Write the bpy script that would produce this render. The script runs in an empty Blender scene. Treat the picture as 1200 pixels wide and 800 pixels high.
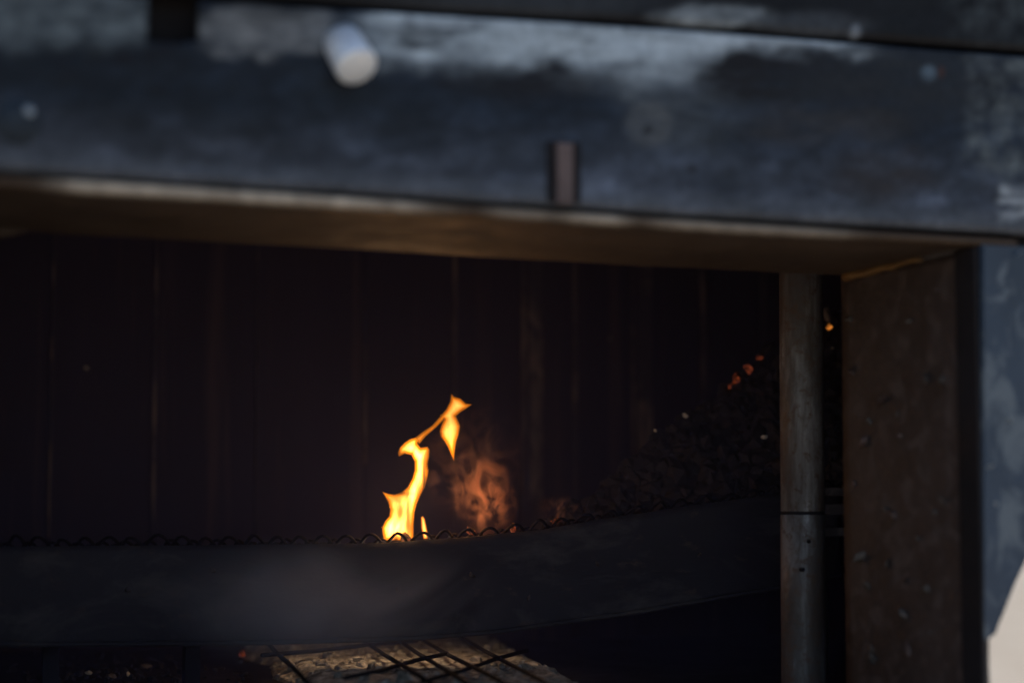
import bpy, bmesh, math, random
import numpy as np
from mathutils import Vector, Matrix, noise as mnoise

R = math.radians
scene = bpy.context.scene
col = scene.collection

# ------------------------------------------------------------------ camera
EYE = Vector((0.0, 0.0, 1.15))
YAW, PITCH, FPX = 20.0, math.degrees(math.atan(200 / 2400)), 2400.0
cam_d = bpy.data.cameras.new('camera')
cam = bpy.data.objects.new('camera', cam_d); col.objects.link(cam)
cam.location = EYE
cam.rotation_euler = (R(90 + PITCH), 0, R(-YAW))
cam_d.sensor_width = 36.0
cam_d.lens = 36.0 * FPX / 1200.0
cam_d.clip_end = 3000.0
cam_d.clip_start = 0.05
cam_d.dof.use_dof = True
cam_d.dof.focus_distance = 3.36
cam_d.dof.aperture_fstop = 1.45
scene.camera = cam

# ------------------------------------------------------------------ sky + sun (behind and to the right: the front stands in shade)
SUN_EL, SUN_AZ = 52.0, 35.0          # azimuth measured from +Y towards +X
world = bpy.data.worlds.new('World'); scene.world = world; world.use_nodes = True
wn = world.node_tree
bg = wn.nodes['Background']
sky = wn.nodes.new('ShaderNodeTexSky'); sky.sky_type = 'NISHITA'; sky.sun_disc = False
sky.sun_elevation = R(SUN_EL); sky.sun_rotation = R(SUN_AZ)
wn.links.new(sky.outputs[0], bg.inputs['Color'])
bg.inputs['Strength'].default_value = 0.15
sun_d = bpy.data.lights.new('sun', 'SUN'); sun_d.energy = 2.6; sun_d.angle = R(0.5); sun_d.color = (1, 0.95, 0.87)
sun = bpy.data.objects.new('sun', sun_d); col.objects.link(sun)
sd = Vector((math.cos(R(SUN_EL)) * math.sin(R(SUN_AZ)), math.cos(R(SUN_EL)) * math.cos(R(SUN_AZ)), math.sin(R(SUN_EL))))
sun.rotation_euler = (-sd).to_track_quat('-Z', 'Y').to_euler()
sun.location = sd * 20

scene.view_settings.view_transform = 'Standard'
scene.view_settings.look = 'None'
scene.view_settings.exposure = 0.0
scene.view_settings.gamma = 1.0
scene.view_settings.use_curve_mapping = False
scene.cycles.use_denoising = True
scene.cycles.max_bounces = 8
scene.cycles.volume_bounces = 1
scene.cycles.transparent_max_bounces = 16
scene.cycles.volume_step_rate = 1.0
scene.cycles.sample_clamp_indirect = 4.0

# ------------------------------------------------------------------ pixel -> place helpers
_f = Vector((math.sin(R(YAW)) * math.cos(R(PITCH)), math.cos(R(YAW)) * math.cos(R(PITCH)), math.sin(R(PITCH))))
_r = Vector((math.cos(R(YAW)), -math.sin(R(YAW)), 0))
_u = _r.cross(_f)
def ray(px, py): return _f + _r * ((px - 600) / FPX) + _u * ((400 - py) / FPX)
def atY(px, py, Y): d = ray(px, py); return EYE + d * ((Y - EYE.y) / d.y)
def atZ(px, py, z): d = ray(px, py); return EYE + d * ((z - EYE.z) / d.z)
def atX(px, py, X): d = ray(px, py); return EYE + d * ((X - EYE.x) / d.x)
def to_px(p):
    d = Vector(p) - EYE; k = d.dot(_f)
    return 600 + FPX * d.dot(_r) / k, 400 - FPX * d.dot(_u) / k
def interp(x, pts): return float(np.interp(x, [p[0] for p in pts], [p[1] for p in pts]))

# ------------------------------------------------------------------ object helpers
def link(name, me, mat=None, parent=None, smooth=False):
    o = bpy.data.objects.new(name, me); col.objects.link(o)
    if mat is not None and not me.materials: me.materials.append(mat)
    if parent is not None: o.parent = parent
    if smooth:
        for p in me.polygons: p.use_smooth = True
    return o
def obj(name, bm, mat, parent=None, smooth=False):
    me = bpy.data.meshes.new(name)
    bmesh.ops.recalc_face_normals(bm, faces=bm.faces[:])
    bm.to_mesh(me); bm.free()
    return link(name, me, mat, parent, smooth)
def tag(o, label=None, cat=None, group=None, kind=None):
    if label: o['label'] = label
    if cat: o['category'] = cat
    if group: o['group'] = group
    if kind: o['kind'] = kind
    return o
def empty(name, loc=(0, 0, 0)):
    o = bpy.data.objects.new(name, None); col.objects.link(o); o.location = loc; o.empty_display_size = 0.05
    return o
def keep(o, parent):           # parent without moving (geometry is in world coordinates)
    o.parent = parent; o.matrix_parent_inverse = Matrix.Translation(parent.location).inverted(); return o
def prism(bm, pts, off):
    """closed polygon pts (Vectors) extruded by vector off"""
    a = [bm.verts.new(p) for p in pts]; b = [bm.verts.new(Vector(p) + Vector(off)) for p in pts]
    n = len(pts)
    bm.faces.new(a); bm.faces.new(b[::-1])
    for i in range(n): bm.faces.new((a[i], b[i], b[(i + 1) % n], a[(i + 1) % n]))
def box(bm, x0, x1, y0, y1, z0, z1):
    prism(bm, [Vector((x0, y0, z0)), Vector((x1, y0, z0)), Vector((x1, y1, z0)), Vector((x0, y1, z0))], (0, 0, z1 - z0))
def bevel(bm, w, seg=2):
    bmesh.ops.bevel(bm, geom=bm.edges[:], offset=w, segments=seg, affect='EDGES', profile=0.6)
def tube(bm, pts, rad, n=8, caps=True):
    pts = [Vector(p) for p in pts]; rings = []
    for i, p in enumerate(pts):
        t = (pts[min(i + 1, len(pts) - 1)] - pts[max(i - 1, 0)]).normalized()
        a = t.orthogonal().normalized() if i == 0 else (a0 - t * a0.dot(t)).normalized()
        a0 = a; b = t.cross(a)
        r = rad[i] if hasattr(rad, '__len__') else rad
        rings.append([bm.verts.new(p + (a * math.cos(2 * math.pi * k / n) + b * math.sin(2 * math.pi * k / n)) * r) for k in range(n)])
    for q, w in zip(rings, rings[1:]):
        for k in range(n): bm.faces.new((q[k], q[(k + 1) % n], w[(k + 1) % n], w[k]))
    if caps: bm.faces.new(rings[0][::-1]); bm.faces.new(rings[-1])
def lump(bm, c, s, rng, sub=1, rough=0.35):
    m = Matrix.Translation(c) @ Matrix.Rotation(rng.uniform(0, 6.28), 4, Vector((rng.uniform(-1, 1), rng.uniform(-1, 1), rng.uniform(-1, 1) + .01)).normalized())
    r = bmesh.ops.create_icosphere(bm, subdivisions=sub, radius=1.0)
    off = Vector((rng.uniform(-50, 50), rng.uniform(-50, 50), rng.uniform(-50, 50)))
    for v in r['verts']:
        k = 1 + rough * mnoise.noise(v.co * 1.4 + off) * 1.6
        v.co = m @ Vector((v.co.x * s[0] * k, v.co.y * s[1] * k, v.co.z * s[2] * k))

# ------------------------------------------------------------------ materials
class NT:
    def __init__(s, name):
        s.m = bpy.data.materials.new(name); s.m.use_nodes = True; s.t = s.m.node_tree
        s.n = s.t.nodes; s.b = s.n['Principled BSDF']; s.o = s.n['Material Output']
    def new(s, ty, **kw):
        x = s.n.new(ty)
        for k, v in kw.items(): setattr(x, k, v)
        return x
    def l(s, a, b): s.t.links.new(a, b)
    def noise(s, scale, detail=6, rough=.6, dist=0., stretch=None):
        tc = s.new('ShaderNodeTexCoord'); n = s.new('ShaderNodeTexNoise')
        n.inputs['Scale'].default_value = scale; n.inputs['Detail'].default_value = detail
        n.inputs['Roughness'].default_value = rough; n.inputs['Distortion'].default_value = dist
        if stretch:
            mp = s.new('ShaderNodeMapping'); mp.inputs['Scale'].default_value = stretch
            s.l(tc.outputs['Object'], mp.inputs[0]); s.l(mp.outputs[0], n.inputs['Vector'])
        else: s.l(tc.outputs['Object'], n.inputs['Vector'])
        return n.outputs['Fac']
    def ramp(s, fac, stops):
        r = s.new('ShaderNodeValToRGB'); e = r.color_ramp.elements
        while len(e) < len(stops): e.new(.5)
        for q, (p, c) in zip(e, stops):
            q.position = p; q.color = (c[0], c[1], c[2], 1) if hasattr(c, '__len__') else (c, c, c, 1)
        s.l(fac, r.inputs[0]); return r.outputs[0]
    def mix(s, fac, a, b, mode='MIX'):
        x = s.new('ShaderNodeMix', data_type='RGBA', blend_type=mode)
        if hasattr(fac, 'links'): s.l(fac, x.inputs[0])
        else: x.inputs[0].default_value = fac
        for v, i in ((a, 6), (b, 7)):
            if hasattr(v, 'links'): s.l(v, x.inputs[i])
            else: x.inputs[i].default_value = (*v, 1)
        return x.outputs[2]
    def bump(s, h, strength=.3, dist=.004):
        b = s.new('ShaderNodeBump'); b.inputs['Strength'].default_value = strength; b.inputs['Distance'].default_value = dist
        s.l(h, b.inputs['Height']); s.l(b.outputs[0], s.b.inputs['Normal'])
    def set(s, color=None, rough=None, metal=None, spec=None):
        for v, k in ((color, 'Base Color'), (rough, 'Roughness'), (metal, 'Metallic'), (spec, 'Specular IOR Level')):
            if v is None: continue
            if hasattr(v, 'links'): s.l(v, s.b.inputs[k])
            elif k == 'Base Color': s.b.inputs[k].default_value = (*v, 1)
            else: s.b.inputs[k].default_value = v
        return s.m

def worn_steel(name, base, worn, rust, wear=.6, rustpos=.62, rough=(.35, .6), metal=.0, stretch=None, bstr=.35, sc=9, spec=.5):
    t = NT(name)
    n1 = t.noise(sc, 8, .65, .6, stretch); n2 = t.noise(sc * 4.5, 6, .7, 0, stretch); n3 = t.noise(sc * .35, 5, .6, .4, stretch)
    c = t.mix(t.ramp(n3, [(.35, 0.), (.7, 1.)]), base, tuple(b * 1.7 for b in base))
    c = t.mix(t.ramp(n1, [(wear, 0.), (wear + .12, 1.)]), c, worn)
    c = t.mix(t.ramp(n2, [(rustpos, 0.), (rustpos + .1, 1.)]), c, rust)
    rr = t.ramp(n1, [(.3, rough[0]), (.7, rough[1])])
    t.bump(n2, bstr, .003)
    return t.set(c, rr, metal, spec)

M = {}
# painted steel of the hood: wear and painted sheen come from a painted-in attribute plus grain
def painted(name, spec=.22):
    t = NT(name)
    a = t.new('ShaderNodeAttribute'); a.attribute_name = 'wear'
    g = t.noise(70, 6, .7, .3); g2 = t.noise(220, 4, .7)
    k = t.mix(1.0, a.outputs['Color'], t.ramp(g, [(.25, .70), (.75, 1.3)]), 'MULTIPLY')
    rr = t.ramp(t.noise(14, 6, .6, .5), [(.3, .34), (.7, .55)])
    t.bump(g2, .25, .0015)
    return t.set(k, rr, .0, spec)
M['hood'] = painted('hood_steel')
M['upper'] = painted('black_panel_steel', .14)
M['soffit'] = worn_steel('sooty_rusty_steel', (.050, .031, .019), (.085, .055, .032), (.11, .06, .03), .58, .66, (.5, .8), sc=14)
M['jamb'] = worn_steel('rust_flecked_steel', (.034, .025, .024), (.090, .066, .060), (.125, .060, .044), .50, .60, (.42, .7), bstr=.8, sc=30)
M['black'] = worn_steel('soot_black_steel', (.014, .012, .013), (.028, .024, .023), (.035, .022, .016), .62, .7, (.6, .85), spec=.12, sc=10)
M['wall'] = worn_steel('sooty_wall_steel', (.017, .0135, .018), (.070, .052, .044), (.060, .036, .026), .55, .64, (.55, .8), stretch=(1, 1, .05), spec=.12, sc=14)
M['seam'] = worn_steel('wall_seam_steel', (.025, .020, .019), (.26, .19, .14), (.16, .09, .06), .50, .62, (.5, .8), stretch=(1, 1, .5), sc=9)
M['tray'] = worn_steel('smoked_tray_steel', (.021, .018, .0195), (.072, .060, .057), (.070, .046, .036), .52, .60, (.5, .75), stretch=(.5, .5, 1), bstr=.8, spec=.12, sc=9)
t = NT('heat_stained_pipe_steel')
n1 = t.noise(26, 8, .7, .5, (1, 1, .14)); n2 = t.noise(70, 6, .7, .3); n3 = t.noise(6, 4, .6, .3, (1, 1, .6)); n4 = t.noise(120, 4, .7)
c = t.ramp(n1, [(.30, (.060, .045, .037)), (.48, (.125, .105, .096)), (.60, (.26, .245, .24)), (.70, (.62, .62, .65))])
c = t.mix(t.ramp(n3, [(.46, 0.), (.66, .8)]), c, (.07, .053, .044))
c = t.mix(t.ramp(n2, [(.50, 0.), (.64, .85)]), c, (.115, .068, .045))
t.bump(n4, .5, .003)
M['pipe'] = t.set(c, t.ramp(n2, [(.3, .4), (.7, .7)]), .1, .4)
M['flange'] = worn_steel('grey_blue_flange_steel', (.022, .036, .060), (.13, .155, .18), (.02, .026, .04), .50, .60, (.33, .5), stretch=(1, 1, .6), sc=22)
M['galv'] = worn_steel('bright_galvanised_steel', (.74, .76, .79), (.92, .92, .92), (.20, .22, .25), .55, .57, (.25, .45), sc=60, metal=.35)
M['rivet'] = worn_steel('dull_dark_rivet', (.020, .027, .036), (.07, .085, .10), (.03, .03, .03), .55, .64, (.5, .7), sc=50, spec=.2)
M['chip'] = worn_steel('pale_blue_chip', (.20, .235, .27), (.3, .33, .36), (.15, .17, .2), .55, .64, (.3, .5), sc=60)
M['mesh'] = worn_steel('burnt_mesh_steel', (.0045, .004, .0045), (.009, .008, .008), (.009, .006, .005), .6, .7, (.7, .9), spec=.12, sc=60)
M['scale'] = worn_steel('grey_scale', (.075, .062, .055), (.12, .098, .085), (.10, .06, .045), .55, .62, (.5, .7), sc=60)
M['rusty'] = worn_steel('pinkish_rust_steel', (.090, .058, .052), (.15, .11, .10), (.06, .030, .022), .54, .56, (.4, .6), sc=40)

t = NT('charcoal')
n = t.noise(60, 5, .7)
t.bump(t.noise(140, 5, .7), .6, .004)
M['coal'] = t.set(t.ramp(n, [(.3, (.006, .0055, .0055)), (.60, (.016, .0135, .013)), (.75, (.09, .08, .072))]), .75, 0, .35)
t = NT('wood_ash')
n = t.noise(55, 8, .7, .6); n2 = t.noise(16, 5, .6, .4)
c = t.ramp(n, [(.28, (.06, .05, .042)), (.45, (.42, .39, .33)), (.58, (.72, .68, .60)), (.74, (.88, .85, .80))])
c = t.mix(t.ramp(n2, [(.40, 0.), (.62, .75)]), c, (.30, .26, .21), 'MULTIPLY')
t.bump(n, 1.0, .014)
M['ash'] = t.set(c, .95, 0, .1)
t = NT('pale_ash_flake'); M['flake'] = t.set((.62, .57, .50), .9, 0, .1)
t = NT('grey_ash_flake'); M['flake_grey'] = t.set((.24, .20, .17), .9, 0, .1)
t = NT('pale_gravel')
n = t.noise(1.2, 8, .7); n2 = t.noise(9, 5, .7)
c = t.ramp(n, [(.3, (.37, .30, .22)), (.5, (.52, .44, .345)), (.7, (.62, .555, .46))])
c = t.mix(.35, c, t.ramp(n2, [(.3, (.25, .21, .17)), (.7, (.7, .66, .6))]), 'OVERLAY')
t.bump(n2, .5, .02)
M['gravel'] = t.set(c, .95, 0, .2)
def ember_mat(name, c, s):
    t = NT(name)
    n = t.noise(90, 5, .7, .5)
    g = t.ramp(n, [(.47, 0.), (.66, 1.)])
    t.l(g, t.b.inputs['Emission Strength'])
    mm = t.new('ShaderNodeMath', operation='MULTIPLY'); t.l(g, mm.inputs[0]); mm.inputs[1].default_value = s
    t.l(mm.outputs[0], t.b.inputs['Emission Strength'])
    t.b.inputs['Emission Color'].default_value = (*c, 1)
    t.bump(n, .5, .004)
    return t.set(t.ramp(n, [(.35, (.01, .009, .009)), (.7, (.045, .036, .032))]), .9, 0, .2)
M['ember'] = ember_mat('dull_red_ember', (1, .17, .05), .30)
M['hot'] = ember_mat('bright_orange_ember', (1, .30, .04), 1.6)

def vol_mat(name, color=(1, 1, 1), dens=0., emis=(0, 0, 0), estr=0., aniso=0.):
    m = bpy.data.materials.new(name); m.use_nodes = True
    nt = m.node_tree; nt.nodes.remove(nt.nodes['Principled BSDF'])
    v = nt.nodes.new('ShaderNodeVolumePrincipled')
    v.inputs['Color'].default_value = (*color, 1); v.inputs['Density'].default_value = dens
    v.inputs['Emission Color'].default_value = (*emis, 1); v.inputs['Emission Strength'].default_value = estr
    v.inputs['Anisotropy'].default_value = aniso
    nt.links.new(v.outputs[0], nt.nodes['Material Output'].inputs['Volume'])
    return m, nt, v

# ------------------------------------------------------------------ ground
bm = bmesh.new()
bmesh.ops.create_grid(bm, x_segments=40, y_segments=40, size=700)
g = obj('ground', bm, M['gravel']); g['kind'] = 'structure'

# ------------------------------------------------------------------ the firebox
Y0 = 2.30                       # front face
YB = 2.67                       # rear of the jamb and soffit
BOT = [(-120, 191), (0, 199), (400, 224), (850, 254), (1150, 271), (1300, 281)]      # lower edge of the hood face
SEAM = [(-120, -26), (0, -18), (400, 9), (800, 33), (1200, 64), (1300, 72)]            # seam above it
firebox = empty('firebox', (0.85, Y0, 0.0))
tag(firebox, 'large weathered steel firebox with open front, sooty inside', 'firebox')
FLOOR = EYE.z - 0.275

def part(name, bm, mat, smooth=False): return keep(obj(name, bm, mat, None, smooth), firebox)
def sub(name, bm, mat, par, smooth=False):
    o = obj(name, bm, mat, None, smooth); o.parent = par; return o

def fbm(x, y, z=0., o=4):
    s, a, f = 0., .5, 1.
    for _ in range(o):
        s += a * mnoise.noise(Vector((x * f, y * f, z))); a *= .5; f *= 2.1
    return s
def soft(v, a, b):
    t_ = min(1., max(0., (v - a) / (b - a))); return t_ * t_ * (3 - 2 * t_)
def rect(px, py, x0, x1, y0, y1, ex=14., ey=10.):
    return soft(px, x0 - ex, x0 + ex) * (1 - soft(px, x1 - ex, x1 + ex)) * soft(py, y0 - ey, y0 + ey) * (1 - soft(py, y1 - ey, y1 + ey))
def ell(px, py, cx, cy, rx, ry, e=.35):
    d = math.hypot((px - cx) / rx, (py - cy) / ry); return 1 - soft(d, 1 - e, 1 + e)

def hood_wear_sheen(px, py):
    """paint, scrapes, soot stains, painted sheen and glints of the hood face: base colour of the steel at that spot"""
    w = 26 * fbm(px / 70., py / 40., 3.1); w2 = 22 * fbm(px / 38., py / 26., 7.7); st = fbm(px / 160., py / 14., 1.3)
    qx, qy = px + w, py + w2
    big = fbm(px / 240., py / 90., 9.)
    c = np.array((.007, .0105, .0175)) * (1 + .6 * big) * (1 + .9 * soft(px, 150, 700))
    low = soft(py, 95 + .045 * px, 190 + .06 * px)  # reflected sheen painted into the colour, lighter towards the lower edge
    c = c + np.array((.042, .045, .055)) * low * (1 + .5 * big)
    rag = fbm(px / 34., py / 8., 21., 4); rag2 = fbm(px / 90., py / 22., 31., 3)
    mot = fbm(px / 75., py / 34., 41., 5); mot2 = fbm(px / 24., py / 15., 47., 4)
    c = c * math.exp(1.5 * mot + .8 * mot2)
    def lay(mask, rgb):
        nonlocal c
        mask = min(1, max(0, mask)); mask = min(1, max(0, mask * (1 + .9 * rag + .9 * rag2))); c = c * (1 - mask) + np.array(rgb) * mask
    grey = (.17, .20, .215); pale = (.50, .57, .62)
    lay(.62 * rect(qx, qy, -200, 172, -60, 52, 3, 14) * (.75 + .9 * fbm(px / 30., py / 20., 5)), grey)
    lay(.85 * ell(px, qy, 315, 36, 82, 32, .2) * (.8 + .8 * fbm(px / 30., py / 16., 2)), (.21, .215, .22))
    lay(.55 * ell(px, qy, 330, 5, 60, 22, .5), (.015, .016, .018))
    lay(.70 * rect(qx, qy, 425, 860, -10, 72, 26, 26) * (.8 + 1.3 * st + .8 * fbm(px / 26., py / 18., 6.) + .5 * big), pale)
    lay(.55 * rect(qx, qy, 560, 1005, 30, 66, 30, 10), pale)
    lay(.26 * ell(qx, qy, 800, 100, 60, 60, .9), (.20, .225, .25))
    lay(.9 * rect(qx, qy, 640, 1000, 38 + .03 * (px - 640), 60 + .02 * (px - 640), 60, 9) * soft(st, -.15, .3), (.55, .62, .68))  # painted highlight glints, streaked along the top band, here and next line
    lay(.7 * rect(qx, qy, 450, 700, 22, 44, 50, 12) * soft(st, -.1, .3), (.50, .57, .63))
    lay(.35 * ell(qx, qy, 700, 72, 140, 32, .5), pale)
    lay(.9 * ell(qx, qy, 620, 98, 100, 22, .5), (.009, .009, .013))
    lay(.95 * ell(qx, qy, 905, 86, 82, 32, .35), (.009, .008, .010))
    lay(.7 * ell(qx, qy, 1010, 112, 120, 34, .6), (.012, .013, .017))
    lay(.7 * ell(qx, qy, 1060, 90, 110, 40, .5), (.020, .022, .027))
    lay(.40 * ell(qx, qy, 960, 146, 80, 17, .9), (.065, .057, .054))
    lay(.5 * ell(qx, qy, 1035, 205, 62, 30, .5), (.034, .026, .024))
    lay(.5 * rect(qx, qy, 1135, 1400, 60, 210, 12, 20) * (.5 + 1.8 * fbm(px / 22., py / 30., 4)), (.15, .17, .175))
    lay(.9 * rect(qx, qy, 1168, 1400, 215, 262, 8, 10) * (.6 + 1.6 * fbm(px / 40., py / 6., 4)), (.34, .37, .40))
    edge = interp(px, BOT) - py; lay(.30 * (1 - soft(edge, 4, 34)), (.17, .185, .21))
    lay(.42 * ell(px, py, 760, 146, 27, 26, .25), (.13, .135, .14))
    lay(.8 * ell(px, py, 759, 153, 6, 5, .5), (.012, .012, .014))
    lay(.7 * ell(px, py, 812, 199, 6, 7, .5), (.015, .014, .016))
    lay(.7 * ell(px, py, 1088, 86, 9, 9, .5), (.11, .15, .19))
    lay(.5 * ell(px, py, 1103, 85, 4, 7, .5), (.09, .03, .015))
    return np.clip(c, .006, 1)
def upper_wear(px, py):
    w = 24 * fbm(px / 60., py / 30., 13.1)
    c = np.array((.012, .0125, .015)) * (1 + .7 * fbm(px / 120., py / 40., 2.))
    def lay(mask, rgb):
        nonlocal c
        mask = min(1, max(0, mask)); c = c * (1 - mask) + np.array(rgb) * mask
    qx, qy = px + w, py + w * .4
    lay(.75 * ell(qx, qy, 838, 20, 62, 14, .4) * (.8 + fbm(px / 20., py / 12., 1)), (.32, .36, .39))
    lay(.5 * ell(qx, qy, 950, 30, 60, 14, .5), (.09, .10, .115))
    lay(.7 * ell(px, py, 1003, 38, 6, 9, .5), (.25, .28, .32))
    lay(.5 * ell(qx, qy, 620, 4, 150, 14, .6), (.06, .066, .075))
    lay(.55 * rect(qx, qy, 1120, 1400, -60, 50, 20, 14) * (.5 + 1.6 * fbm(px / 25., py / 25., 6)), (.075, .088, .095))
    return np.clip(c, .005, 1)

def face_grid(x_px0, x_px1, nx, topf, botf, nz, Y, wearf, thick, hole=None, lift=0.):
    """dented steel plate on the plane Y with outline traced between two edge lines"""
    bm = bmesh.new(); lay = bm.verts.layers.float_color.new('wear'); vs = []
    xa, xb = atY(x_px0, 100, Y).x, atY(x_px1, 100, Y).x
    for i in range(nx + 1):
        X = xa + (xb - xa) * i / nx
        px = to_px((X, Y, EYE.z + .4))[0]
        zt, zb = topf(px), botf(px)
        rowv = []
        for j in range(nz + 1):
            s = j / nz; z = zb + (zt - zb) * s
            p = Vector((X, Y, z)); q = to_px(p)
            dent = .0022 * fbm(X * 5, z * 7, 2.) + .0010 * fbm(X * 21, z * 21, 5.)
            roll = .006 * max(0, 1 - j / 2.2) ** 2      # rolled lower edge
            v = bm.verts.new((X, Y + dent + roll, z)); v[lay] = (*wearf(*q), 1); rowv.append(v)
        vs.append(rowv)
    for i in range(nx):
        for j in range(nz):
            if hole:
                q = to_px((vs[i][j].co + vs[i + 1][j + 1].co) / 2)
                if hole[0] < q[0] < hole[1] and q[1] < hole[2]: continue
            bm.faces.new((vs[i][j], vs[i + 1][j], vs[i + 1][j + 1], vs[i][j + 1]))
    bm.verts.index_update()
    loose = [v for v in bm.verts if not v.link_faces]; bmesh.ops.delete(bm, geom=loose, context='VERTS')
    r = bmesh.ops.extrude_face_region(bm, geom=bm.faces[:])
    for e in r['geom']:
        if isinstance(e, bmesh.types.BMVert): e.co.y += thick
    return bm
zB = lambda px: atY(px, interp(px, BOT), Y0).z
zS = lambda px: atY(px, interp(px, SEAM), Y0).z
zTop = lambda px: EYE.z + 0.86
SLOT = (174, 233, 50)
hood = part('hood_face', face_grid(-90, 1290, 420, lambda p: zS(p) - .0035, zB, 70, Y0, hood_wear_sheen, .010, SLOT), M['hood'], True)
hood['label'] = 'blue-grey steel hood face with pale scrapes, soot stains and painted-in sheen'
upper = part('upper_panel', face_grid(-90, 1290, 300, zTop, lambda p: zS(p) + .0035, 60, Y0 - .002, upper_wear, .010), M['upper'], True)
upper['label'] = 'black upper steel panel above the seam'
# dark channel behind the slot and the seam
bm = bmesh.new(); s0 = atY(165, 40, Y0 + .045); s1 = atY(245, 40, Y0 + .045)
box(bm, s0.x - 1.2, s1.x + 2.2, Y0 + .045, Y0 + .055, EYE.z + .44, EYE.z + .80)
part('backing_plate', bm, M['black'])
# bolts
def bolt_pin(p0, p1, r, name, mat, par, hexhead=False):
    bm = bmesh.new(); d = (p1 - p0)
    tube(bm, [p0, p0 + d * .25, p0 + d * .9, p0 + d * .97, p1], [r * .92, r * .95, r, r * .97, r * .86], 24)
    o = sub(name, bm, mat, par, True)
    bm = bmesh.new(); dn = d.normalized()
    tube(bm, [p1 - dn * .001, p1 + dn * .0025, p1 + dn * .003], [r * .34, r * .30, r * .2], 16)
    sub('bolt_dimple', bm, M['black'], par, True) if hexhead else bm.free()
    return o
a = atY(400, 48, Y0 + .004); b = atY(419, 80, Y0 - .030)
pin = bolt_pin(a, b, .0255, 'pin', M['galv'], hood); pin['label'] = 'bright galvanised pin end'
bm = bmesh.new(); dn = (b - a).normalized()
tube(bm, [b + Vector((-.005, 0, .004)) - dn * .002, b + Vector((-.005, 0, .004)) + dn * .0012], [.008, .006], 18)
sub('pin_centre', bm, M['chip'], hood, True)
c = atY(22, 143, Y0)
bm = bmesh.new(); bmesh.ops.create_uvsphere(bm, u_segments=24, v_segments=12, radius=.027)
for v in bm.verts: v.co = Vector((v.co.x, v.co.y * .55, v.co.z)) + c + Vector((0, .004, 0))
sub('rivet_head', bm, M['rivet'], hood, True)
bm = bmesh.new(); bmesh.ops.create_uvsphere(bm, u_segments=12, v_segments=8, radius=.0065)
for v in bm.verts: v.co = Vector((v.co.x, v.co.y * .6, v.co.z)) + atY(34, 131, Y0 - .0075)
sub('weld_and_glint_bead', bm, M['chip'], hood, True)  # pale bead standing in for a highlight on the rivet head
# pinkish strap on the lower edge, with its two dark side gaps
p0, p1 = atY(651, 168, Y0), atY(670, 240, Y0)
bm = bmesh.new(); box(bm, p0.x, p1.x, Y0 - .007, Y0 + .004, p1.z, p0.z); bevel(bm, .002)
sub('strap', bm, M['rusty'], hood)
for xa, xb in ((641, 649), (672, 679)):
    bm = bmesh.new(); box(bm, atY(xa, 200, Y0).x, atY(xb, 200, Y0).x, Y0 - .0035, Y0 + .004, p1.z + .002, p0.z + .002); bevel(bm, .001)
    sub('strap_weld', bm, M['black'], hood)

# soffit angle under the hood: worn front lip + underside
def lipz(px): return atY(px, interp(px, BOT) + 6, Y0).z
xs = np.linspace(-120, 1190, 90)
def lip_wear():
    t = NT('worn_lip_steel')
    at = t.new('ShaderNodeAttribute'); at.attribute_name = 'wear'
    n = t.noise(60, 6, .7)
    t.bump(n, .4, .002)
    return t.set(t.mix(1., at.outputs['Color'], t.ramp(n, [(.25, .75), (.75, 1.25)]), 'MULTIPLY'), .55, 0, .4)
M['lip'] = lip_wear()
bm = bmesh.new(); lay = bm.verts.layers.float_color.new('wear'); rows = []
for px in xs:
    P = atY(px, 220, Y0 + .006); zl = lipz(px)
    q = px + 18 * fbm(px / 40., 1.)
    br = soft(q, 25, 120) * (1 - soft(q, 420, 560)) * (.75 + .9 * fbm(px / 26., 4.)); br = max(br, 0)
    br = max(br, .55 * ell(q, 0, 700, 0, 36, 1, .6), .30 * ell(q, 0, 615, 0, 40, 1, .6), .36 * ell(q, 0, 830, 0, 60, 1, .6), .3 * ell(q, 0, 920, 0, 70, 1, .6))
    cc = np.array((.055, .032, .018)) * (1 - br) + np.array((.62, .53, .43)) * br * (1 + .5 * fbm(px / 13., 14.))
    jit = .0012 * fbm(px / 30., 8.)
    prof = [(Y0 + .012, zl + .002), (Y0 + .006, zl - .001), (Y0 + .004, zl - .005 + jit), (Y0 + .0085, zl - .0100 + jit), (Y0 + .022, zl - .0145), (Y0 + .022, zl + .002)]
    rw = []
    for k, (y, z) in enumerate(prof):
        v = bm.verts.new((P.x, y, z)); v[lay] = (*(cc if k in (1, 2, 3) else np.array((.055, .034, .02))), 1); rw.append(v)
    rows.append(rw)
for u_, w_ in zip(rows, rows[1:]):
    n_ = len(u_)
    for k in range(n_): bm.faces.new((u_[k], w_[k], w_[(k + 1) % n_], u_[(k + 1) % n_]))
bm.faces.new(rows[0]); bm.faces.new(rows[-1][::-1])
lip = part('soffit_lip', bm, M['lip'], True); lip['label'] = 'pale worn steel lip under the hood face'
bm = bmesh.new(); rows = []
for px in xs:
    P = atY(px, 220, Y0 + .02); zl = lipz(px) - .0125; P2x = P.x
    sag = .0018 * fbm(P.x * 6, 2.)
    rows.append([bm.verts.new((P.x, y, zl + dz + sag * (y > Y0 + .03))) for y, dz in ((Y0 + .018, 0), (Y0 + .12, .001), (YB - .008, 0), (YB, .004), (YB, .012), (Y0 + .018, .012))])
for u_, w_ in zip(rows, rows[1:]):
    for k in range(6): bm.faces.new((u_[k], w_[k], w_[(k + 1) % 6], u_[(k + 1) % 6]))
bm.faces.new(rows[0]); bm.faces.new(rows[-1][::-1])
soffit = part('soffit', bm, M['soffit'], False); soffit['label'] = 'brown sooty underside of the hood'

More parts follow.
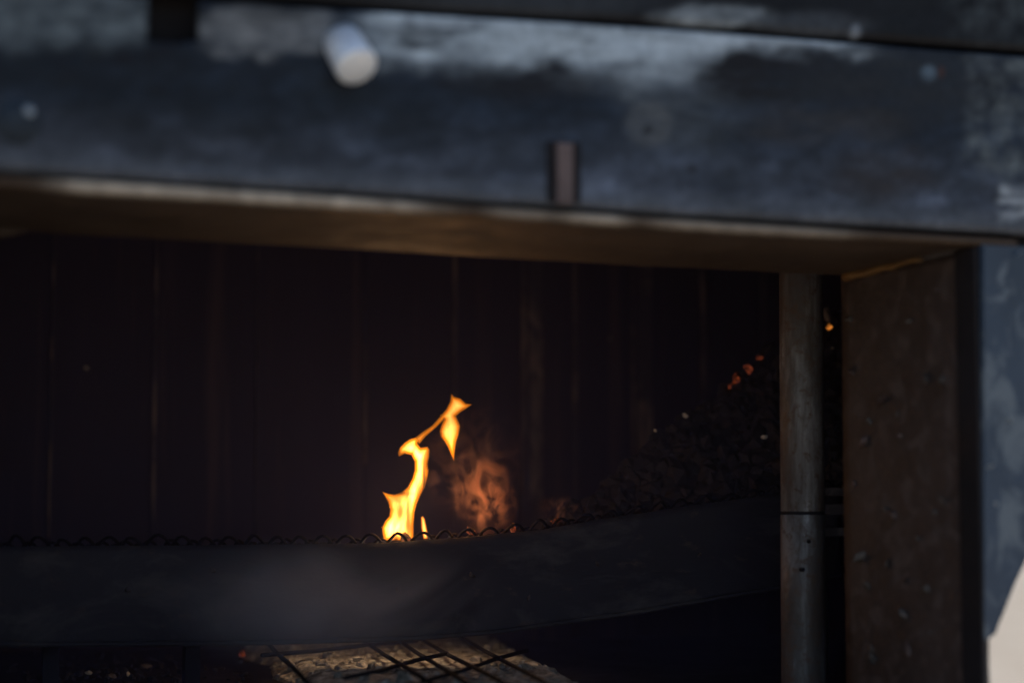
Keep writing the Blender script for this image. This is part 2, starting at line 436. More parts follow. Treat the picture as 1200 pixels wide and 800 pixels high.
XLB0, XLB1 = atY(-90, 220, Y0).x, atY(1290, 220, Y0).x
bm = bmesh.new()
for px_a, px_b in zip(range(-90, 1290, 60), range(-30, 1351, 60)):
    za = max(lipz(px_a), lipz(px_b))
    a_ = [Vector((atY(p_, 220, Y0 + .03).x, y_, z_)) for p_, y_, z_ in ((px_a, Y0 + .026, lipz(px_a) - .006), (px_b, Y0 + .026, lipz(px_b) - .006), (px_b, Y0 + .026, EYE.z + .44), (px_a, Y0 + .026, EYE.z + .44))]
    prism(bm, a_, (0, .012, 0))
bmesh.ops.remove_doubles(bm, verts=bm.verts[:], dist=1e-5)
part('filler_plate', bm, M['black'])  # hidden plate added behind the lip to stop light leaking through
# right jamb
XJ = atY(1150, 400, Y0).x
ZT = lipz(1150) - .012
ZBOT = FLOOR - .06
bm = bmesh.new(); ny, nz = 14, 60; g_ = []
for i in range(ny + 1):
    y = Y0 + .014 + (YB - Y0 - .014) * i / ny
    zt_ = lipz(min(1190, to_px((XJ, y, EYE.z))[0])) - .0145
    g_.append([bm.verts.new((XJ + .0025 * fbm(y * 9, k * .21, 3.), y, ZBOT + (zt_ - ZBOT) * k / nz)) for k in range(nz + 1)])
for i in range(ny):
    for k in range(nz): bm.faces.new((g_[i][k], g_[i][k + 1], g_[i + 1][k + 1], g_[i + 1][k]))
r = bmesh.ops.extrude_face_region(bm, geom=bm.faces[:])
for e in r['geom']:
    if isinstance(e, bmesh.types.BMVert): e.co.x += .012
jamb = part('jamb', bm, M['jamb'], True); jamb['label'] = 'brown rust-flecked side jamb of the opening'
bm = bmesh.new(); box(bm, XJ - .006, XJ - .001, Y0 + .003, Y0 + .052, ZBOT, ZT - .002); bevel(bm, .0018)
sub('edge_strip', bm, M['black'], jamb)
bm = bmesh.new()                                     # weld fillet in the top rear corner
pa, pb = Vector((XJ - .003, YB - .02, ZT - .004)), Vector((XJ - .003, Y0 + .14, ZT - .002))
tube(bm, [pa + (pb - pa) * k / 8 + Vector((0, 0, .0015 * math.sin(k * 2.1))) for k in range(9)], [.008, .0075, .006, .0065, .005, .005, .004, .004, .003], 10)
sub('weld_and_glint_bead', bm, worn_steel('straw_weld', (.16, .085, .028), (.24, .14, .05), (.10, .05, .02), .55, .62, (.4, .6), sc=60), jamb, True)
rng = random.Random(5)
for k in range(30):                                   # blisters of scale on the jamb
    y = rng.uniform(Y0 + .09, YB - .02); z = rng.uniform(FLOOR, ZT - .04); s = rng.uniform(.0025, .010)
    bm = bmesh.new(); lump(bm, Vector((XJ, y, z)), (.002, s, s * rng.uniform(.6, 1.8)), rng, 2, .8)
    sub('rust_scale', bm, M['scale'] if k % 3 else M['rusty'], jamb, True)
# left jamb and corner gusset (just touching the frame edge)
XL = atY(-70, 400, Y0).x
bm = bmesh.new(); box(bm, XL - .02, XL, Y0 + .014, YB, ZBOT, lipz(-70) - .016); bevel(bm, .003)
lj = part('jamb', bm, M['jamb'])
bm = bmesh.new(); zc = lipz(-20) - .0135
gp = [atY(-60, 300, YB - .03)] ; X1 = atY(34, 270, YB - .03).x
prism(bm, [Vector((XL, YB - .03, zc)), Vector((X1, YB - .03, zc)), Vector((X1 - .02, YB - .03, zc - .007)), Vector((X1 - .04, YB - .03, zc - .011)), Vector((XL, YB - .03, zc - .014))], (0, .02, 0))
part('corner_gusset', bm, M['soffit'])

# front flange right of the opening, cut slantwise at its foot
FY = Y0 + .004
fp = [(1151, 286), (1290, 293), (1290, 470), (1228, 590), (1203, 655), (1190, 682), (1176, 718), (1168, 742), (1158, 748), (1151.5, 752)]
bm = bmesh.new(); prism(bm, [atY(x, y, FY) for x, y in fp], (0, .012, 0))
bmesh.ops.bevel(bm, geom=[e for e in bm.edges if all(abs(v.co.y - FY) < 1e-5 for v in e.verts)], offset=.0025, segments=2, affect='EDGES')
fl = part('flange', bm, M['flange'])
for (px, py, w_, h_) in ((1183, 492, 3.5, 6), (1192, 298, 7, 5), (1157, 548, 2, 14), (1166, 590, 4, 3)):
    bm = bmesh.new(); q = atY(px, py, FY - .0006); lump(bm, q, (w_ * .0011, .0008, h_ * .0011), random.Random(px), 2, .5); sub('paint_chip', bm, M['chip'], fl, True)
fl['label'] = 'grey-blue front flange with a slanted cut foot'

# support pipe behind the jamb with its collar and little brackets
PY = 2.86
pc = lambda py: atY(938.5 + 3.5 * (py - 310) / 490, py, PY)
bm = bmesh.new(); r_ = 26.0 / FPX * ((pc(560) - EYE).dot(_f))
zt_, zb_ = ZT + .10, FLOOR
pp = [Vector((pc(250).x, PY, zt_)), pc(310), pc(450), pc(599)]
tube(bm, pp, r_ * .985, 40)
pipe = part('support_pipe', bm, M['pipe'], True); pipe['label'] = 'grey round steel pipe beside the jamb'
bm = bmesh.new(); tube(bm, [pc(603), pc(700), pc(800), Vector((pc(800).x, PY, zb_))], r_ * 1.0, 40)
sub('pipe_sleeve', bm, M['pipe'], pipe, True)
bm = bmesh.new(); tube(bm, [pc(598), pc(604)], r_ * .982, 32)
sub('joint_gap', bm, M['black'], pipe, True)
for (px, py) in ((947, 634), (940, 667)):
    bm = bmesh.new(); q = atY(px, py, PY - r_ * .93)
    tube(bm, [q + Vector((0, -.003, 0)), q + Vector((0, .01, 0))], .0032, 10)
    sub('set_screw', bm, M['black'], pipe, True)
for y0_, y1_ in ((571, 581), (590, 603), (618, 628)):
    a_, b_ = atY(955, y0_, PY - .005), atY(996, y1_, PY - .005)
    bm = bmesh.new(); box(bm, a_.x, b_.x, PY - .012, PY + .012, b_.z, a_.z); bevel(bm, .002)
    sub('hinge_lug', bm, M['jamb'], pipe)

# chamber: floor, slanted right wall, left wall, roof, back wall of panels
WALL = [(XJ + .012, YB), (1.74, 2.86), (2.06, 3.36), (2.20, 3.85), (2.14, 4.20)]     # right side, kept inside the jamb's line of sight
bm = bmesh.new()
inner = [Vector((x, y, 0)) for x, y in WALL]; outer = [Vector((x + .02, y + .012, 0)) for x, y in WALL]
base = [Vector((v.x, v.y, FLOOR - .05)) for v in inner + outer[::-1]]
prism(bm, base, (0, 0, EYE.z + .84 - FLOOR + .05))
part('side_wall', bm, M['wall'])
XLW = -0.10
bm = bmesh.new(); box(bm, XLW - .02, XLW, Y0 + .06, 4.22, FLOOR - .05, EYE.z + .84); part('side_wall', bm, M['wall'])
bm = bmesh.new(); box(bm, XLW, XL - .02, Y0 + .02, Y0 + .04, FLOOR - .05, EYE.z + .5); part('front_return', bm, M['black'])
bm = bmesh.new(); prism(bm, [Vector((XLW - .02, Y0 + .012, EYE.z + .842)), Vector((1.9, Y0 + .012, EYE.z + .842)), Vector((1.9, YB, EYE.z + .842)), Vector((2.25, 3.4, EYE.z + .842)), Vector((2.25, 4.24, EYE.z + .842)), Vector((XLW - .02, 4.24, EYE.z + .842))], (0, 0, .016))
part('roof', bm, M['black'])
bm = bmesh.new(); prism(bm, [Vector((XLW - .02, Y0 + .02, FLOOR - .02)), Vector((XJ, Y0 + .02, FLOOR - .02)), Vector((XJ, YB, FLOOR - .02)), Vector((2.18, 3.5, FLOOR - .02)), Vector((2.18, 4.18, FLOOR - .02)), Vector((XLW - .02, 4.18, FLOOR - .02))], (0, 0, .02))
part('floor_plate', bm, M['black'])
bm = bmesh.new(); box(bm, XLW - .02, XJ - .002, Y0 + .002, Y0 + .018, FLOOR - .30, FLOOR - .012); part('sill', bm, M['black'])
# right shoulder of the hood behind the front faces, and legs
bm = bmesh.new(); box(bm, XJ + .014, 1.9, Y0 + .06, Y0 + .075, ZT + .012, EYE.z + .84); part('shoulder_plate', bm, M['black'])
for (x, y) in ((XLW + .03, Y0 + .07), (1.42, Y0 + .07), (XLW + .03, 4.12), (2.02, 4.08)):
    bm = bmesh.new(); box(bm, x - .03, x + .03, y - .03, y + .03, 0, FLOOR - .021); part('leg', bm, M['black'])

bm = bmesh.new(); box(bm, XLW - .02, 2.24, 4.225, 4.24, FLOOR - .06, EYE.z + .841); part('back_skin', bm, M['black'])  # unseen outer skin added to stop light leaking between the panels
bm = bmesh.new(); prism(bm, [Vector((XLW - .04, Y0 + .02, FLOOR - .035)), Vector((XJ + .03, Y0 + .02, FLOOR - .035)), Vector((XJ + .05, YB, FLOOR - .035)), Vector((2.10, 3.3, FLOOR - .035)), Vector((2.26, 3.8, FLOOR - .035)), Vector((2.26, 4.224, FLOOR - .035)), Vector((XLW - .04, 4.224, FLOOR - .035))], (0, 0, .013))
part('floor_leak_skin', bm, M['black'])  # unseen skin added under the floor against light leaks
YW = 4.20
lines = [-60, 60, 181, 300, 427, 531, 612, 672, 740, 822, 893, 985]
rng = random.Random(11)
xsn = [XLW] + [atY(p, 420, YW).x for p in lines[1:]] + [2.16]
for k in range(len(xsn) - 1):
    bm = bmesh.new(); d = rng.uniform(-.006, .006)
    box(bm, xsn[k] + .002, xsn[k + 1] - .002, YW + d, YW + d + .014, FLOOR - .03, EYE.z + .84); bevel(bm, .003)
    part('wall_panel', bm, M['wall'])
for p, w_ in zip(lines[1:], (.003, .004, .002, .004, .005, .007, .006, .004, .005, .0065, .006)):
    X = atY(p, 420, YW).x
    ztp, zbt = EYE.z + .8, EYE.z + (-.05 if p != 427 else .1)
    if p == 893: zbt = atY(893, 405, YW).z
    if p == 427: ztp = atY(p, 405, YW).z
    pts = [Vector((X + .0025 * fbm(k * .7, p, 1.), YW - .010, zbt + (ztp - zbt) * k / 10)) for k in range(11)]
    bm = bmesh.new(); tube(bm, pts, [w_ * (1 + .35 * fbm(k * .9, p, 4.)) for k in range(11)], 8)
    part('wall_seam', bm, M['seam'], True)
    if p in (612, 740):
        X2 = atY(p + 22, 420, YW).x
        bm = bmesh.new(); box(bm, X + .012, X2, YW - .013, YW - .0065, zbt, ztp); bevel(bm, .002)
        part('wall_batten', bm, M['seam'])
for p, s in (((613, 422), .0042), ((715, 397), .003), ((101, 431), .0055)):
    bm = bmesh.new(); lump(bm, atY(*p, YW - .012), (s, s * .8, s), rng, 1); part('pale_fleck', bm, M['flake'])

# ------------------------------------------------------------------ fire tray: curved steel rim + expanded mesh on top
TOPE = [(-150, 641), (0, 640), (300, 638), (450, 636), (540, 630), (640, 620), (700, 609), (800, 594), (910, 579), (1010, 568)]
BOTE = [(-150, 758), (0, 757), (280, 755), (480, 750), (580, 742), (750, 718), (910, 690), (1010, 672)]
def trayY(px): return 3.20 - .10 * soft(px, 430, 1000) ** 1.2
tray = empty('fire_tray', (0.9, 3.25, FLOOR))
tag(tray, 'dark smoked steel fire tray, curved rim topped with expanded mesh', 'fire tray')
bm = bmesh.new(); rows = []
for px in np.linspace(-60, 985, 110):
    Y = trayY(px); a_ = atY(px, interp(px, TOPE), Y); b_ = atY(px, interp(px, BOTE), Y)
    rw = []
    for k in range(15):
        s = k / 14; p = a_.lerp(b_, s); p.y += .0035 * fbm(p.x * 7, p.z * 12, 3.) - .004 * math.sin(s * math.pi)
        if k == 0: p.y += .002
        rw.append(p)
    back = [p + Vector((0, .008, 0)) for p in rw[::-1]]
    rows.append([bm.verts.new(p) for p in rw + back])
for u_, w_ in zip(rows, rows[1:]):
    n_ = len(u_)
    for k in range(n_): bm.faces.new((u_[k], w_[k], w_[(k + 1) % n_], u_[(k + 1) % n_]))
bm.faces.new(rows[0]); bm.faces.new(rows[-1][::-1])
rim = keep(obj('rim', bm, M['tray'], None, True), tray)
bm = bmesh.new()                                        # bottom hem of the rim
tube(bm, [atY(px, interp(px, BOTE) - 2, trayY(px) - .003) for px in np.linspace(-60, 985, 60)], .0042, 8)
keep(obj('rim_hem', bm, M['tray'], None, True), tray)
for px, py, r0 in ((553, 673, .006), (466, 690, .004), (150, 690, .005), (250, 668, .004), (700, 660, .005), (820, 650, .004), (620, 700, .004)):
    q = atY(px, py, trayY(px) - .004); bm = bmesh.new(); lump(bm, q, (r0, .003, r0 * 1.3), random.Random(px), 2, .4)
    o = obj('weld_spot', bm, M['jamb'], None, True); o.parent = rim
# posts that carry the tray
for px in (60, 225, 960):
    Y = trayY(px) + .07; q = atY(px, 700, Y)
    bm = bmesh.new(); box(bm, q.x - .012, q.x + .012, Y - .012, Y + .012, FLOOR, q.z + .02)
    keep(obj('post', bm, M['black'], None), tray)
# expanded mesh: wavy strands, row behind row
PITCHW = 28.0
def strand(j):
    bm = bmesh.new(); pts = []
    off = (j % 2) * .5
    n_ = int(1080 / PITCHW) * 8
    for i in range(n_ + 1):
        px = -70 + i * PITCHW / 8; ph = (px - 450 + 14 * fbm(px / 90., 2. + j)) / PITCHW + off
        k = abs(((ph + .5) % 1.) - .5) * 2            # 0 at foot.. 1
        h = (1 - abs(2 * (ph % 1.) - 1) ** 1.8)
        Y = trayY(px) + .012 + j * .036 + .010 * math.cos(2 * math.pi * ph)
        lift = 14.5 + 9 * fbm(px / 55., j * 3.)
        base_ = atY(px, interp(px, TOPE), trayY(px)).z
        pts.append(Vector((atY(px, 620, trayY(px)).x + (Y - trayY(px)) * .25 + (.006 * fbm(px / 30., 5. + j)), Y, base_ - .006 - .0075 * j + .0205 * h * lift / 15.5)))
    tube(bm, pts, .0026, 6)
    keep(obj('mesh_strand', bm, M['mesh'], None, True), tray)
for j in range(8): strand(j)

# ------------------------------------------------------------------ charcoal heap, embers
CREST = [(600, 640), (650, 607), (700, 580), (760, 527), (800, 496), (850, 464), (880, 436), (905, 408), (940, 388), (990, 366), (1030, 350)]
HY = 3.38
cx = [atY(p, q, HY) for p, q in CREST]
CX, CZ = [p.x for p in cx], [p.z for p in cx]
def heapz(x, y):
    b = float(np.interp(x, CX, CZ))
    return b - (HY - y) * 1.05 if y < HY else b - (y - HY) * .5
rng = random.Random(3)
bm = bmesh.new(); G = []
X0h, X1h = CX[0] - .1, 1.90
for i in range(41):
    x = X0h + (X1h - X0h) * i / 40
    yr = [max(3.125 + .80 * j / 30, trayY(to_px((x, 3.15, EYE.z - .05))[0]) + .02 + .0015 * j) for j in range(31)]
    G.append([bm.verts.new((x, yr[j], max(EYE.z - .092, heapz(x, yr[j]) - .012 + .01 * fbm(x * 14, j * .5, 2.)))) for j in range(31)])
for i in range(40):
    for j in range(30):
        ok_ = all(v.co.x < 2.02 for v in (G[i][j], G[i + 1][j]))
        if ok_: bm.faces.new((G[i][j], G[i + 1][j], G[i + 1][j + 1], G[i][j + 1]))
for k in range(2200):
    x = rng.uniform(CX[1], 1.90); y = rng.uniform(3.13, 3.46); z = heapz(x, y)
    if z < EYE.z - .085 or y < trayY(to_px((x, 3.15, EYE.z - .05))[0]) + .03: continue
    s = rng.choice((.004, .006, .008, .011, .015, .02))
    lump(bm, Vector((x, y, z - s * .2)), (s * rng.uniform(.8, 1.8), s * rng.uniform(.7, 1.2), s * rng.uniform(.6, 1.)), rng, 1, .4)
heap = obj('charcoal_heap', bm, M['coal'])
tag(heap, 'dark sloping heap of charcoal beside the pipe', 'charcoal', kind='stuff')
bm = bmesh.new(); prism(bm, [Vector((CX[0] - .1, 3.27, EYE.z - .106)), Vector((1.40, 3.26, EYE.z - .106)), Vector((1.86, 3.17, EYE.z - .106)), Vector((1.94, 3.3, EYE.z - .106)), Vector((1.94, 3.93, EYE.z - .106)), Vector((CX[0] - .1, 3.93, EYE.z - .106))], (0, 0, .012))
keep(obj('tray_floor', bm, M['black'], None), tray)
def shard(name, px, py, Y, ln, w_, ang, mat, label, cat, grp):
    bm = bmesh.new(); c = atY(px, py, Y)
    lump(bm, Vector((0, 0, 0)), (ln, w_, w_ * .9), random.Random(int(px * 7 + py)), 2, .55)
    # long axis along x, then tilt in the picture plane
    me = bpy.data.meshes.new(name); 
    bmesh.ops.recalc_face_normals(bm, faces=bm.faces[:]); bm.to_mesh(me); bm.free()
    o = link(name, me, mat); o.location = c; o.rotation_euler = (0, -R(ang), 0)
    return tag(o, label, cat, grp)
EG = 'glowing embers on the charcoal heap'
shard('ember', 855, 452, HY - .03, .009, .0035, 38, M['ember'], 'lowest thin dull red ember on the charcoal crest', 'ember', EG)
shard('ember', 862, 444, HY - .03, .014, .006, 32, M['ember'], 'long red ember just above the lowest ember', 'ember', EG)
shard('ember', 877, 432, HY - .03, .010, .0075, 62, M['ember'], 'broadest orange ember midway up the charcoal crest', 'ember', EG)
shard('ember', 890, 419, HY - .03, .009, .004, 45, M['ember'], 'small dim ember near the top of the crest', 'ember', EG)
shard('charcoal_lump', 900, 408, HY - .03, .013, .008, 60, M['coal'], 'dark half-burnt coal at the crest top beside the pipe', 'charcoal', None)
shard('ember', 972, 383, HY - .05, .005, .005, 20, M['hot'], 'bright orange ember in the gap between pipe and jamb', 'ember', EG)
shard('ember', 969, 369, HY - .03, .013, .006, -40, M['flake_grey'], 'pale ashy ember above the one in the pipe gap', 'ember', EG)
for k, (px, py, s, lab) in enumerate(((803, 487, .0055, 'pale ash flake at the left end of the charcoal crest'), (846, 481, .005, 'small yellowish ash flake midway on the charcoal slope'),
                     (896, 512, .005, 'pale ash flake low on the slope near the pipe'), (889, 506, .003, 'tiny ash flake left of the one near the pipe'), (852, 524, .0035, 'faint ash flake on the lower charcoal slope'),
                     (768, 504, .003, 'faint ash flake left of the crest flakes'), (976, 408, .004, 'tiny pale flake in the gap beside the jamb'))):
    Yf = 3.30
    for _ in range(60):                     # walk along the sight line until it meets the heap
        p = atY(px, py, Yf)
        if p.z <= heapz(p.x, Yf) + .006: break
        Yf += .004
    Yf = min(Yf, HY)
    for Yq in np.arange(3.13, HY, .004):
        p = atY(px, py, Yq)
        if p.z <= heapz(p.x, Yq) + .012: Yf = Yq; break
    shard('ash_flake', px, py, Yf - .01, s, s * .7, 30 + 20 * k, M['flake'], lab, 'ash flake', 'ash flakes on the charcoal heap')

# ------------------------------------------------------------------ ash bed under the tray and the bars over it
OUT = [(283, 762), (300, 768), (318, 772), (322, 786), (338, 793), (352, 806), (400, 830), (720, 830), (690, 803), (640, 777), (600, 758), (566, 742), (520, 734), (330, 742), (290, 752)]
AZ = FLOOR + .012
poly = [atZ(x, y, AZ) for x, y in OUT]
xs_ = [p.x for p in poly]; ys_ = [p.y for p in poly]
PX = np.array(xs_); PYy = np.array(ys_)
def sdist(x, y, PX, PYy):
    x = np.asarray(x, float); y = np.asarray(y, float)
    ins = np.zeros(x.shape, bool); dm = np.full(x.shape, 1e9); n_ = len(PX)
    for i in range(n_):
        x1, y1, x2, y2 = PX[i], PYy[i], PX[(i + 1) % n_], PYy[(i + 1) % n_]
        dx, dy = x2 - x1, y2 - y1
        t_ = np.clip(((x - x1) * dx + (y - y1) * dy) / (dx * dx + dy * dy + 1e-12), 0, 1)
        dm = np.minimum(dm, np.hypot(x - x1 - t_ * dx, y - y1 - t_ * dy))
        cnd = ((y1 > y) != (y2 > y)) & (x < (x2 - x1) * (y - y1) / (y2 - y1 + 1e-12) + x1)
        ins ^= cnd
    return np.where(ins, dm, -dm)
gx = np.arange(min(xs_) - .05, max(xs_) + .05, .007); gy = np.arange(min(ys_) - .05, max(ys_) + .05, .009)
XX, YY = np.meshgrid(gx, gy, indexing='ij'); D = sdist(XX, YY, PX, PYy)
bm = bmesh.new(); V = {}
for i in range(len(gx)):
    for j in range(len(gy)):
        d = D[i, j] + .012 * fbm(gx[i] * 30, gy[j] * 20, 3.)
        if d > -.012:
            h = min(.022, max(0, d) * .5) + .010 * fbm(gx[i] * 22, gy[j] * 16, 1.) + .006 * fbm(gx[i] * 70, gy[j] * 50, 4.)
            V[i, j] = bm.verts.new((gx[i], gy[j], FLOOR + .003 + max(h, 0) if d > 0 else FLOOR - .002))
for (i, j), v in V.items():
    q = [V.get(k) for k in ((i, j), (i + 1, j), (i + 1, j + 1), (i, j + 1))]
    if all(q): bm.faces.new(q)
rng = random.Random(21)
for k in range(900):
    x = rng.uniform(gx[0], gx[-1]); y = rng.uniform(gy[0], gy[-1])
    if float(sdist([x], [y], PX, PYy)[0]) < .004: continue
    s_ = rng.choice((.002, .003, .004, .006, .009)); h = .022 + .010 * fbm(x * 22, y * 16, 1.)
    lump(bm, Vector((x, y, FLOOR + .003 + min(h, .5 * float(sdist([x], [y], PX, PYy)[0])))), (s_ * 1.5, s_, s_ * .9), rng, 1, .5)
ash = obj('ash_bed', bm, M['ash'], None, False)
tag(ash, 'tan and grey wood ash lying under the fire tray', 'ash', kind='stuff')
# crumbs on the dark floor at the left
bm = bmesh.new(); rng = random.Random(8)
for k in range(240):
    px = rng.gauss(150, 85); py = rng.uniform(768, 815); q = atZ(px, py, FLOOR)
    s = rng.uniform(.002, .0065); lump(bm, Vector((q.x, q.y, FLOOR + s * .5)), (s * 1.4, s, s * .7), rng, 1, .4)
cr = obj('coal_crumbs', bm, M['coal']); tag(cr, 'dark coal crumbs scattered over the floor at lower left', 'crumbs', kind='stuff')
for px, py, s, lab in ((130, 793, .007, 'pale grey ash crumb on the floor, largest at lower left'), (172, 781, .007, 'round grey ash crumb right of the others on the dark floor'), (104, 788, .004, 'small pale ash crumb left of the largest crumb'), (150, 789, .003, 'tiny ash crumb between the two larger ones')):
    q = atZ(px, py, FLOOR + .004); bm = bmesh.new(); lump(bm, Vector((0, 0, 0)), (s * 1.5, s, s * .7), rng, 2, .4)
    o = obj('ash_crumb', bm, M['flake' if s < .006 else 'coal'] if s != .007 else M['pipe']); o.location = q; tag(o, lab, 'ash crumb', 'ash crumbs on the floor')
q = atZ(284, 765, FLOOR + .01)
o = shard('ember', 284, 766, q.y - .02, .006, .005, 10, M['ember'], 'tiny red ember at the left tip of the ash', 'ember', 'embers in the ash')
# bars
grate = empty('ash_grate', (0.95, 3.6, FLOOR)); tag(grate, 'grid of thin dark bars lying over the ash', 'grate')
BZ = FLOOR + .042
def bar(p0, p1, r=.005, ext=(.3, .3)):
    a_, b_ = atZ(*p0, BZ), atZ(*p1, BZ); d = (b_ - a_)
    a2, b2 = a_ - d * ext[0], b_ + d * ext[1]
    bm = bmesh.new(); tube(bm, [a2, a2.lerp(b2, .33) + Vector((0, 0, -.0015)), a2.lerp(b2, .66) + Vector((0, 0, .001)), b2], r, 8)
    return keep(obj('bar', bm, M['mesh'], None, True), grate)
for p0, p1 in (((546, 749), (636, 799)), ((509, 757), (580, 795)), ((437, 757), (482, 786)), ((474, 754), (530, 790)), ((318, 757), (345, 784))):
    bar(p0, p1, .0036, (.35, .6))
for p0, p1 in (((512, 793), (606, 765)), ((330, 765), (470, 752)), ((420, 790), (512, 768))):
    bar(p0, p1, .0036, (.15, .15))
for k, (px, py) in enumerate(((480, 822), (700, 836), (640, 830))):
    q = atZ(px, py, BZ); bm = bmesh.new(); box(bm, q.x - .006, q.x + .006, q.y - .006, q.y + .006, FLOOR, BZ)
    keep(obj('foot', bm, M['mesh'], None), grate)

# ------------------------------------------------------------------ flame (glowing gas: thick where bright, thin where orange)
FYC = 3.235
zpx = lambda pts: [(430 + x / 4, 440 + y / 4) for x, y in pts]
MAIN = zpx([(150, 380), (144, 362), (155, 335), (175, 313), (205, 294), (228, 290), (240, 302), (238, 318), (252, 336), (285, 332), (294, 346), (292, 380), (285, 412), (288, 440), (291, 436), (286, 470), (272, 522), (250, 565), (235, 600), (224, 640), (220, 700), (219, 772), (78, 772), (72, 735), (70, 712), (84, 682), (104, 657), (108, 627), (100, 596), (85, 566), (69, 541), (99, 552), (130, 556), (163, 546), (190, 521), (211, 482), (223, 442), (223, 402), (206, 372), (177, 366)])
UPPER = zpx([(222, 292), (262, 262), (305, 233), (343, 191), (372, 156), (390, 120), (396, 84), (408, 98), (438, 106), (464, 130), (494, 134), (470, 152), (442, 170), (418, 190), (426, 206), (438, 236), (431, 276), (419, 312), (413, 352), (408, 402), (394, 372), (379, 337), (364, 310), (345, 286), (339, 260), (349, 231), (360, 206), (358, 209), (325, 243), (277, 284), (245, 322)])
SMALL = zpx([(252, 662), (262, 655), (272, 668), (279, 700), (285, 730), (285, 765), (264, 765), (254, 715)])
SLIP = zpx([(290, 436), (287, 470), (274, 520), (252, 566), (238, 598), (246, 560), (262, 510), (276, 465)])
def flame_mesh(poly, Yc, core, mod, kf, cap, sway):
    PXa = np.array([p[0] for p in poly]); PYa = np.array([p[1] for p in poly])
    st = .5
    gx = np.arange(PXa.min() - 1, PXa.max() + 1, st); gy = np.arange(PYa.min() - 1, PYa.max() + 1, st)
    XX, YY = np.meshgrid(gx, gy, indexing='ij'); D = sdist(XX, YY, PXa, PYa) - core
    bm = bmesh.new(); F, B = {}, {}
    m = 1 / FPX * 3.35                                       # metres per photo pixel at the flame
    for i in range(len(gx)):
        for j in range(len(gy)):
            d = D[i, j]
            if d < -st: continue
            d = max(d, 0.)
            x, y = gx[i], gy[j]
            h = cap * (1 - math.exp(-d * kf / cap)) * mod(x, y) * m + 2.0e-4
            yc = Yc + sway * fbm(x / 22., y / 30., 4.)
            F[i, j] = bm.verts.new(atY(x, y, yc - h)); B[i, j] = bm.verts.new(atY(x, y, yc + h))
    cells = {k for k in F if all(q in F for q in (k, (k[0] + 1, k[1]), (k[0] + 1, k[1] + 1), (k[0], k[1] + 1)))}
    for _ in range(6):                                       # fill cells that touch only corner to corner
        bad = set()
        for (i, j) in cells:
            for sx, sy in ((1, 1), (1, -1)):
                if (i + sx, j + sy) in cells and (i + sx, j) not in cells and (i, j + sy) not in cells: bad.add((i, j))
        cells -= bad
        if not bad: break
    for (i, j) in cells:
        ks = ((i, j), (i + 1, j), (i + 1, j + 1), (i, j + 1))
        if True:
            bm.faces.new([F[k] for k in ks]); bm.faces.new([B[k] for k in ks[::-1]])
    bm.edges.ensure_lookup_table()
    loose = [v for v in bm.verts if not v.link_faces]; bmesh.ops.delete(bm, geom=loose, context='VERTS')
    inv = {v: k for k, v in F.items() if v.is_valid}
    for e in [e for e in bm.edges if e.is_boundary]:
        a_, b_ = e.verts
        if a_ in inv and b_ in inv:
            try: bm.faces.new((b_, a_, B[inv[a_]], B[inv[b_]]))
            except ValueError: pass
    return bm
def gd(x, y, cx_, cy_, rx, ry): return math.exp(-(((x - cx_) / rx) ** 2 + ((y - cy_) / ry) ** 2))
def mod_main(x, y):
    s = 1 + .55 * fbm(x / 5. + y / 16., y / 26., 2.) + .25 * fbm(x / 2.4, y / 9., 5.)
    s *= 1 - .72 * gd(x, y, 469, 600, 5, 12) - .55 * gd(x, y, 480, 618, 4, 10) - .45 * gd(x, y, 492, 573, 5, 12)
    s *= 1 - .5 * gd(x, y, 463, 585, 9, 5)
    s *= 1 - .75 * gd(x, y, 468, 531, 5, 5) - .45 * gd(x, y, 502, 540, 4, 18)
    s *= 1 - .92 * gd(x, y, 474, 634, 4.5, 8) - .85 * gd(x, y, 464, 634, 2.5, 6) - .6 * gd(x, y, 478, 600, 2.5, 26)
    s *= 1 - .8 * gd(x, y, 497, 560, 2.2, 24) - .6 * gd(x, y, 472, 578, 10, 2.6)
    s *= 1 + .7 * gd(x, y, 486, 548, 7, 22) + .5 * gd(x, y, 454, 618, 5, 14) + .4 * gd(x, y, 484, 585, 4, 18)
    return max(s, .10)
def mod_up(x, y):
    k = soft(y, 480, 512)
    s = (.42 + .75 * soft(y, 492, 530)) * (1 + .35 * fbm(x / 4., y / 14., 7.))
    s *= 1 - .55 * gd(x, y, 516, 508, 4, 7)
    return max(s * (.55 + .45 * soft(x, 495, 520)), .1)
m_out, _, _ = vol_mat('flame_orange', emis=(1.0, .25, .005), estr=150.)
m_core, _, _ = vol_mat('flame_yellow_core', emis=(1.0, .72, .22), estr=150.)
flame = empty('flame', tuple(atY(480, 636, FYC)))
tag(flame, 'bright yellow-orange flame leaping from the mesh of the fire tray', 'flame')
def fl_part(name, poly, core, mod, kf, cap, sway, mat, Yc=FYC): return keep(obj(name, flame_mesh(poly, Yc, core, mod, kf, cap, sway), mat, None, True), flame)
fl_part('flame_sheet', MAIN, 0., mod_main, 1.8, 9, .03, m_out)
fl_part('flame_core', MAIN, 3.0, lambda x, y: mod_main(x, y) ** 2.2, .8, 8, .03, m_core)
fl_part('flame_tip', UPPER, 0., mod_up, 1.8, 9, .03, m_out)
fl_part('flame_tip_core', UPPER, 3.2, mod_up, .7, 7, .03, m_core)
fl_part('flame_tongue', SMALL, 0., lambda x, y: 1.8, 1.0, 8, .01, m_out)
fl_part('flame_tongue_core', SMALL, 1.2, lambda x, y: 1.8, .8, 8, .01, m_core)
ld = bpy.data.lights.new('flame_light', 'POINT'); ld.energy = .60; ld.color = (1, .60, .30); ld.shadow_soft_size = .05
lo = bpy.data.objects.new('flame_light', ld); col.objects.link(lo); lo.location = atY(484, 580, FYC); keep(lo, flame)

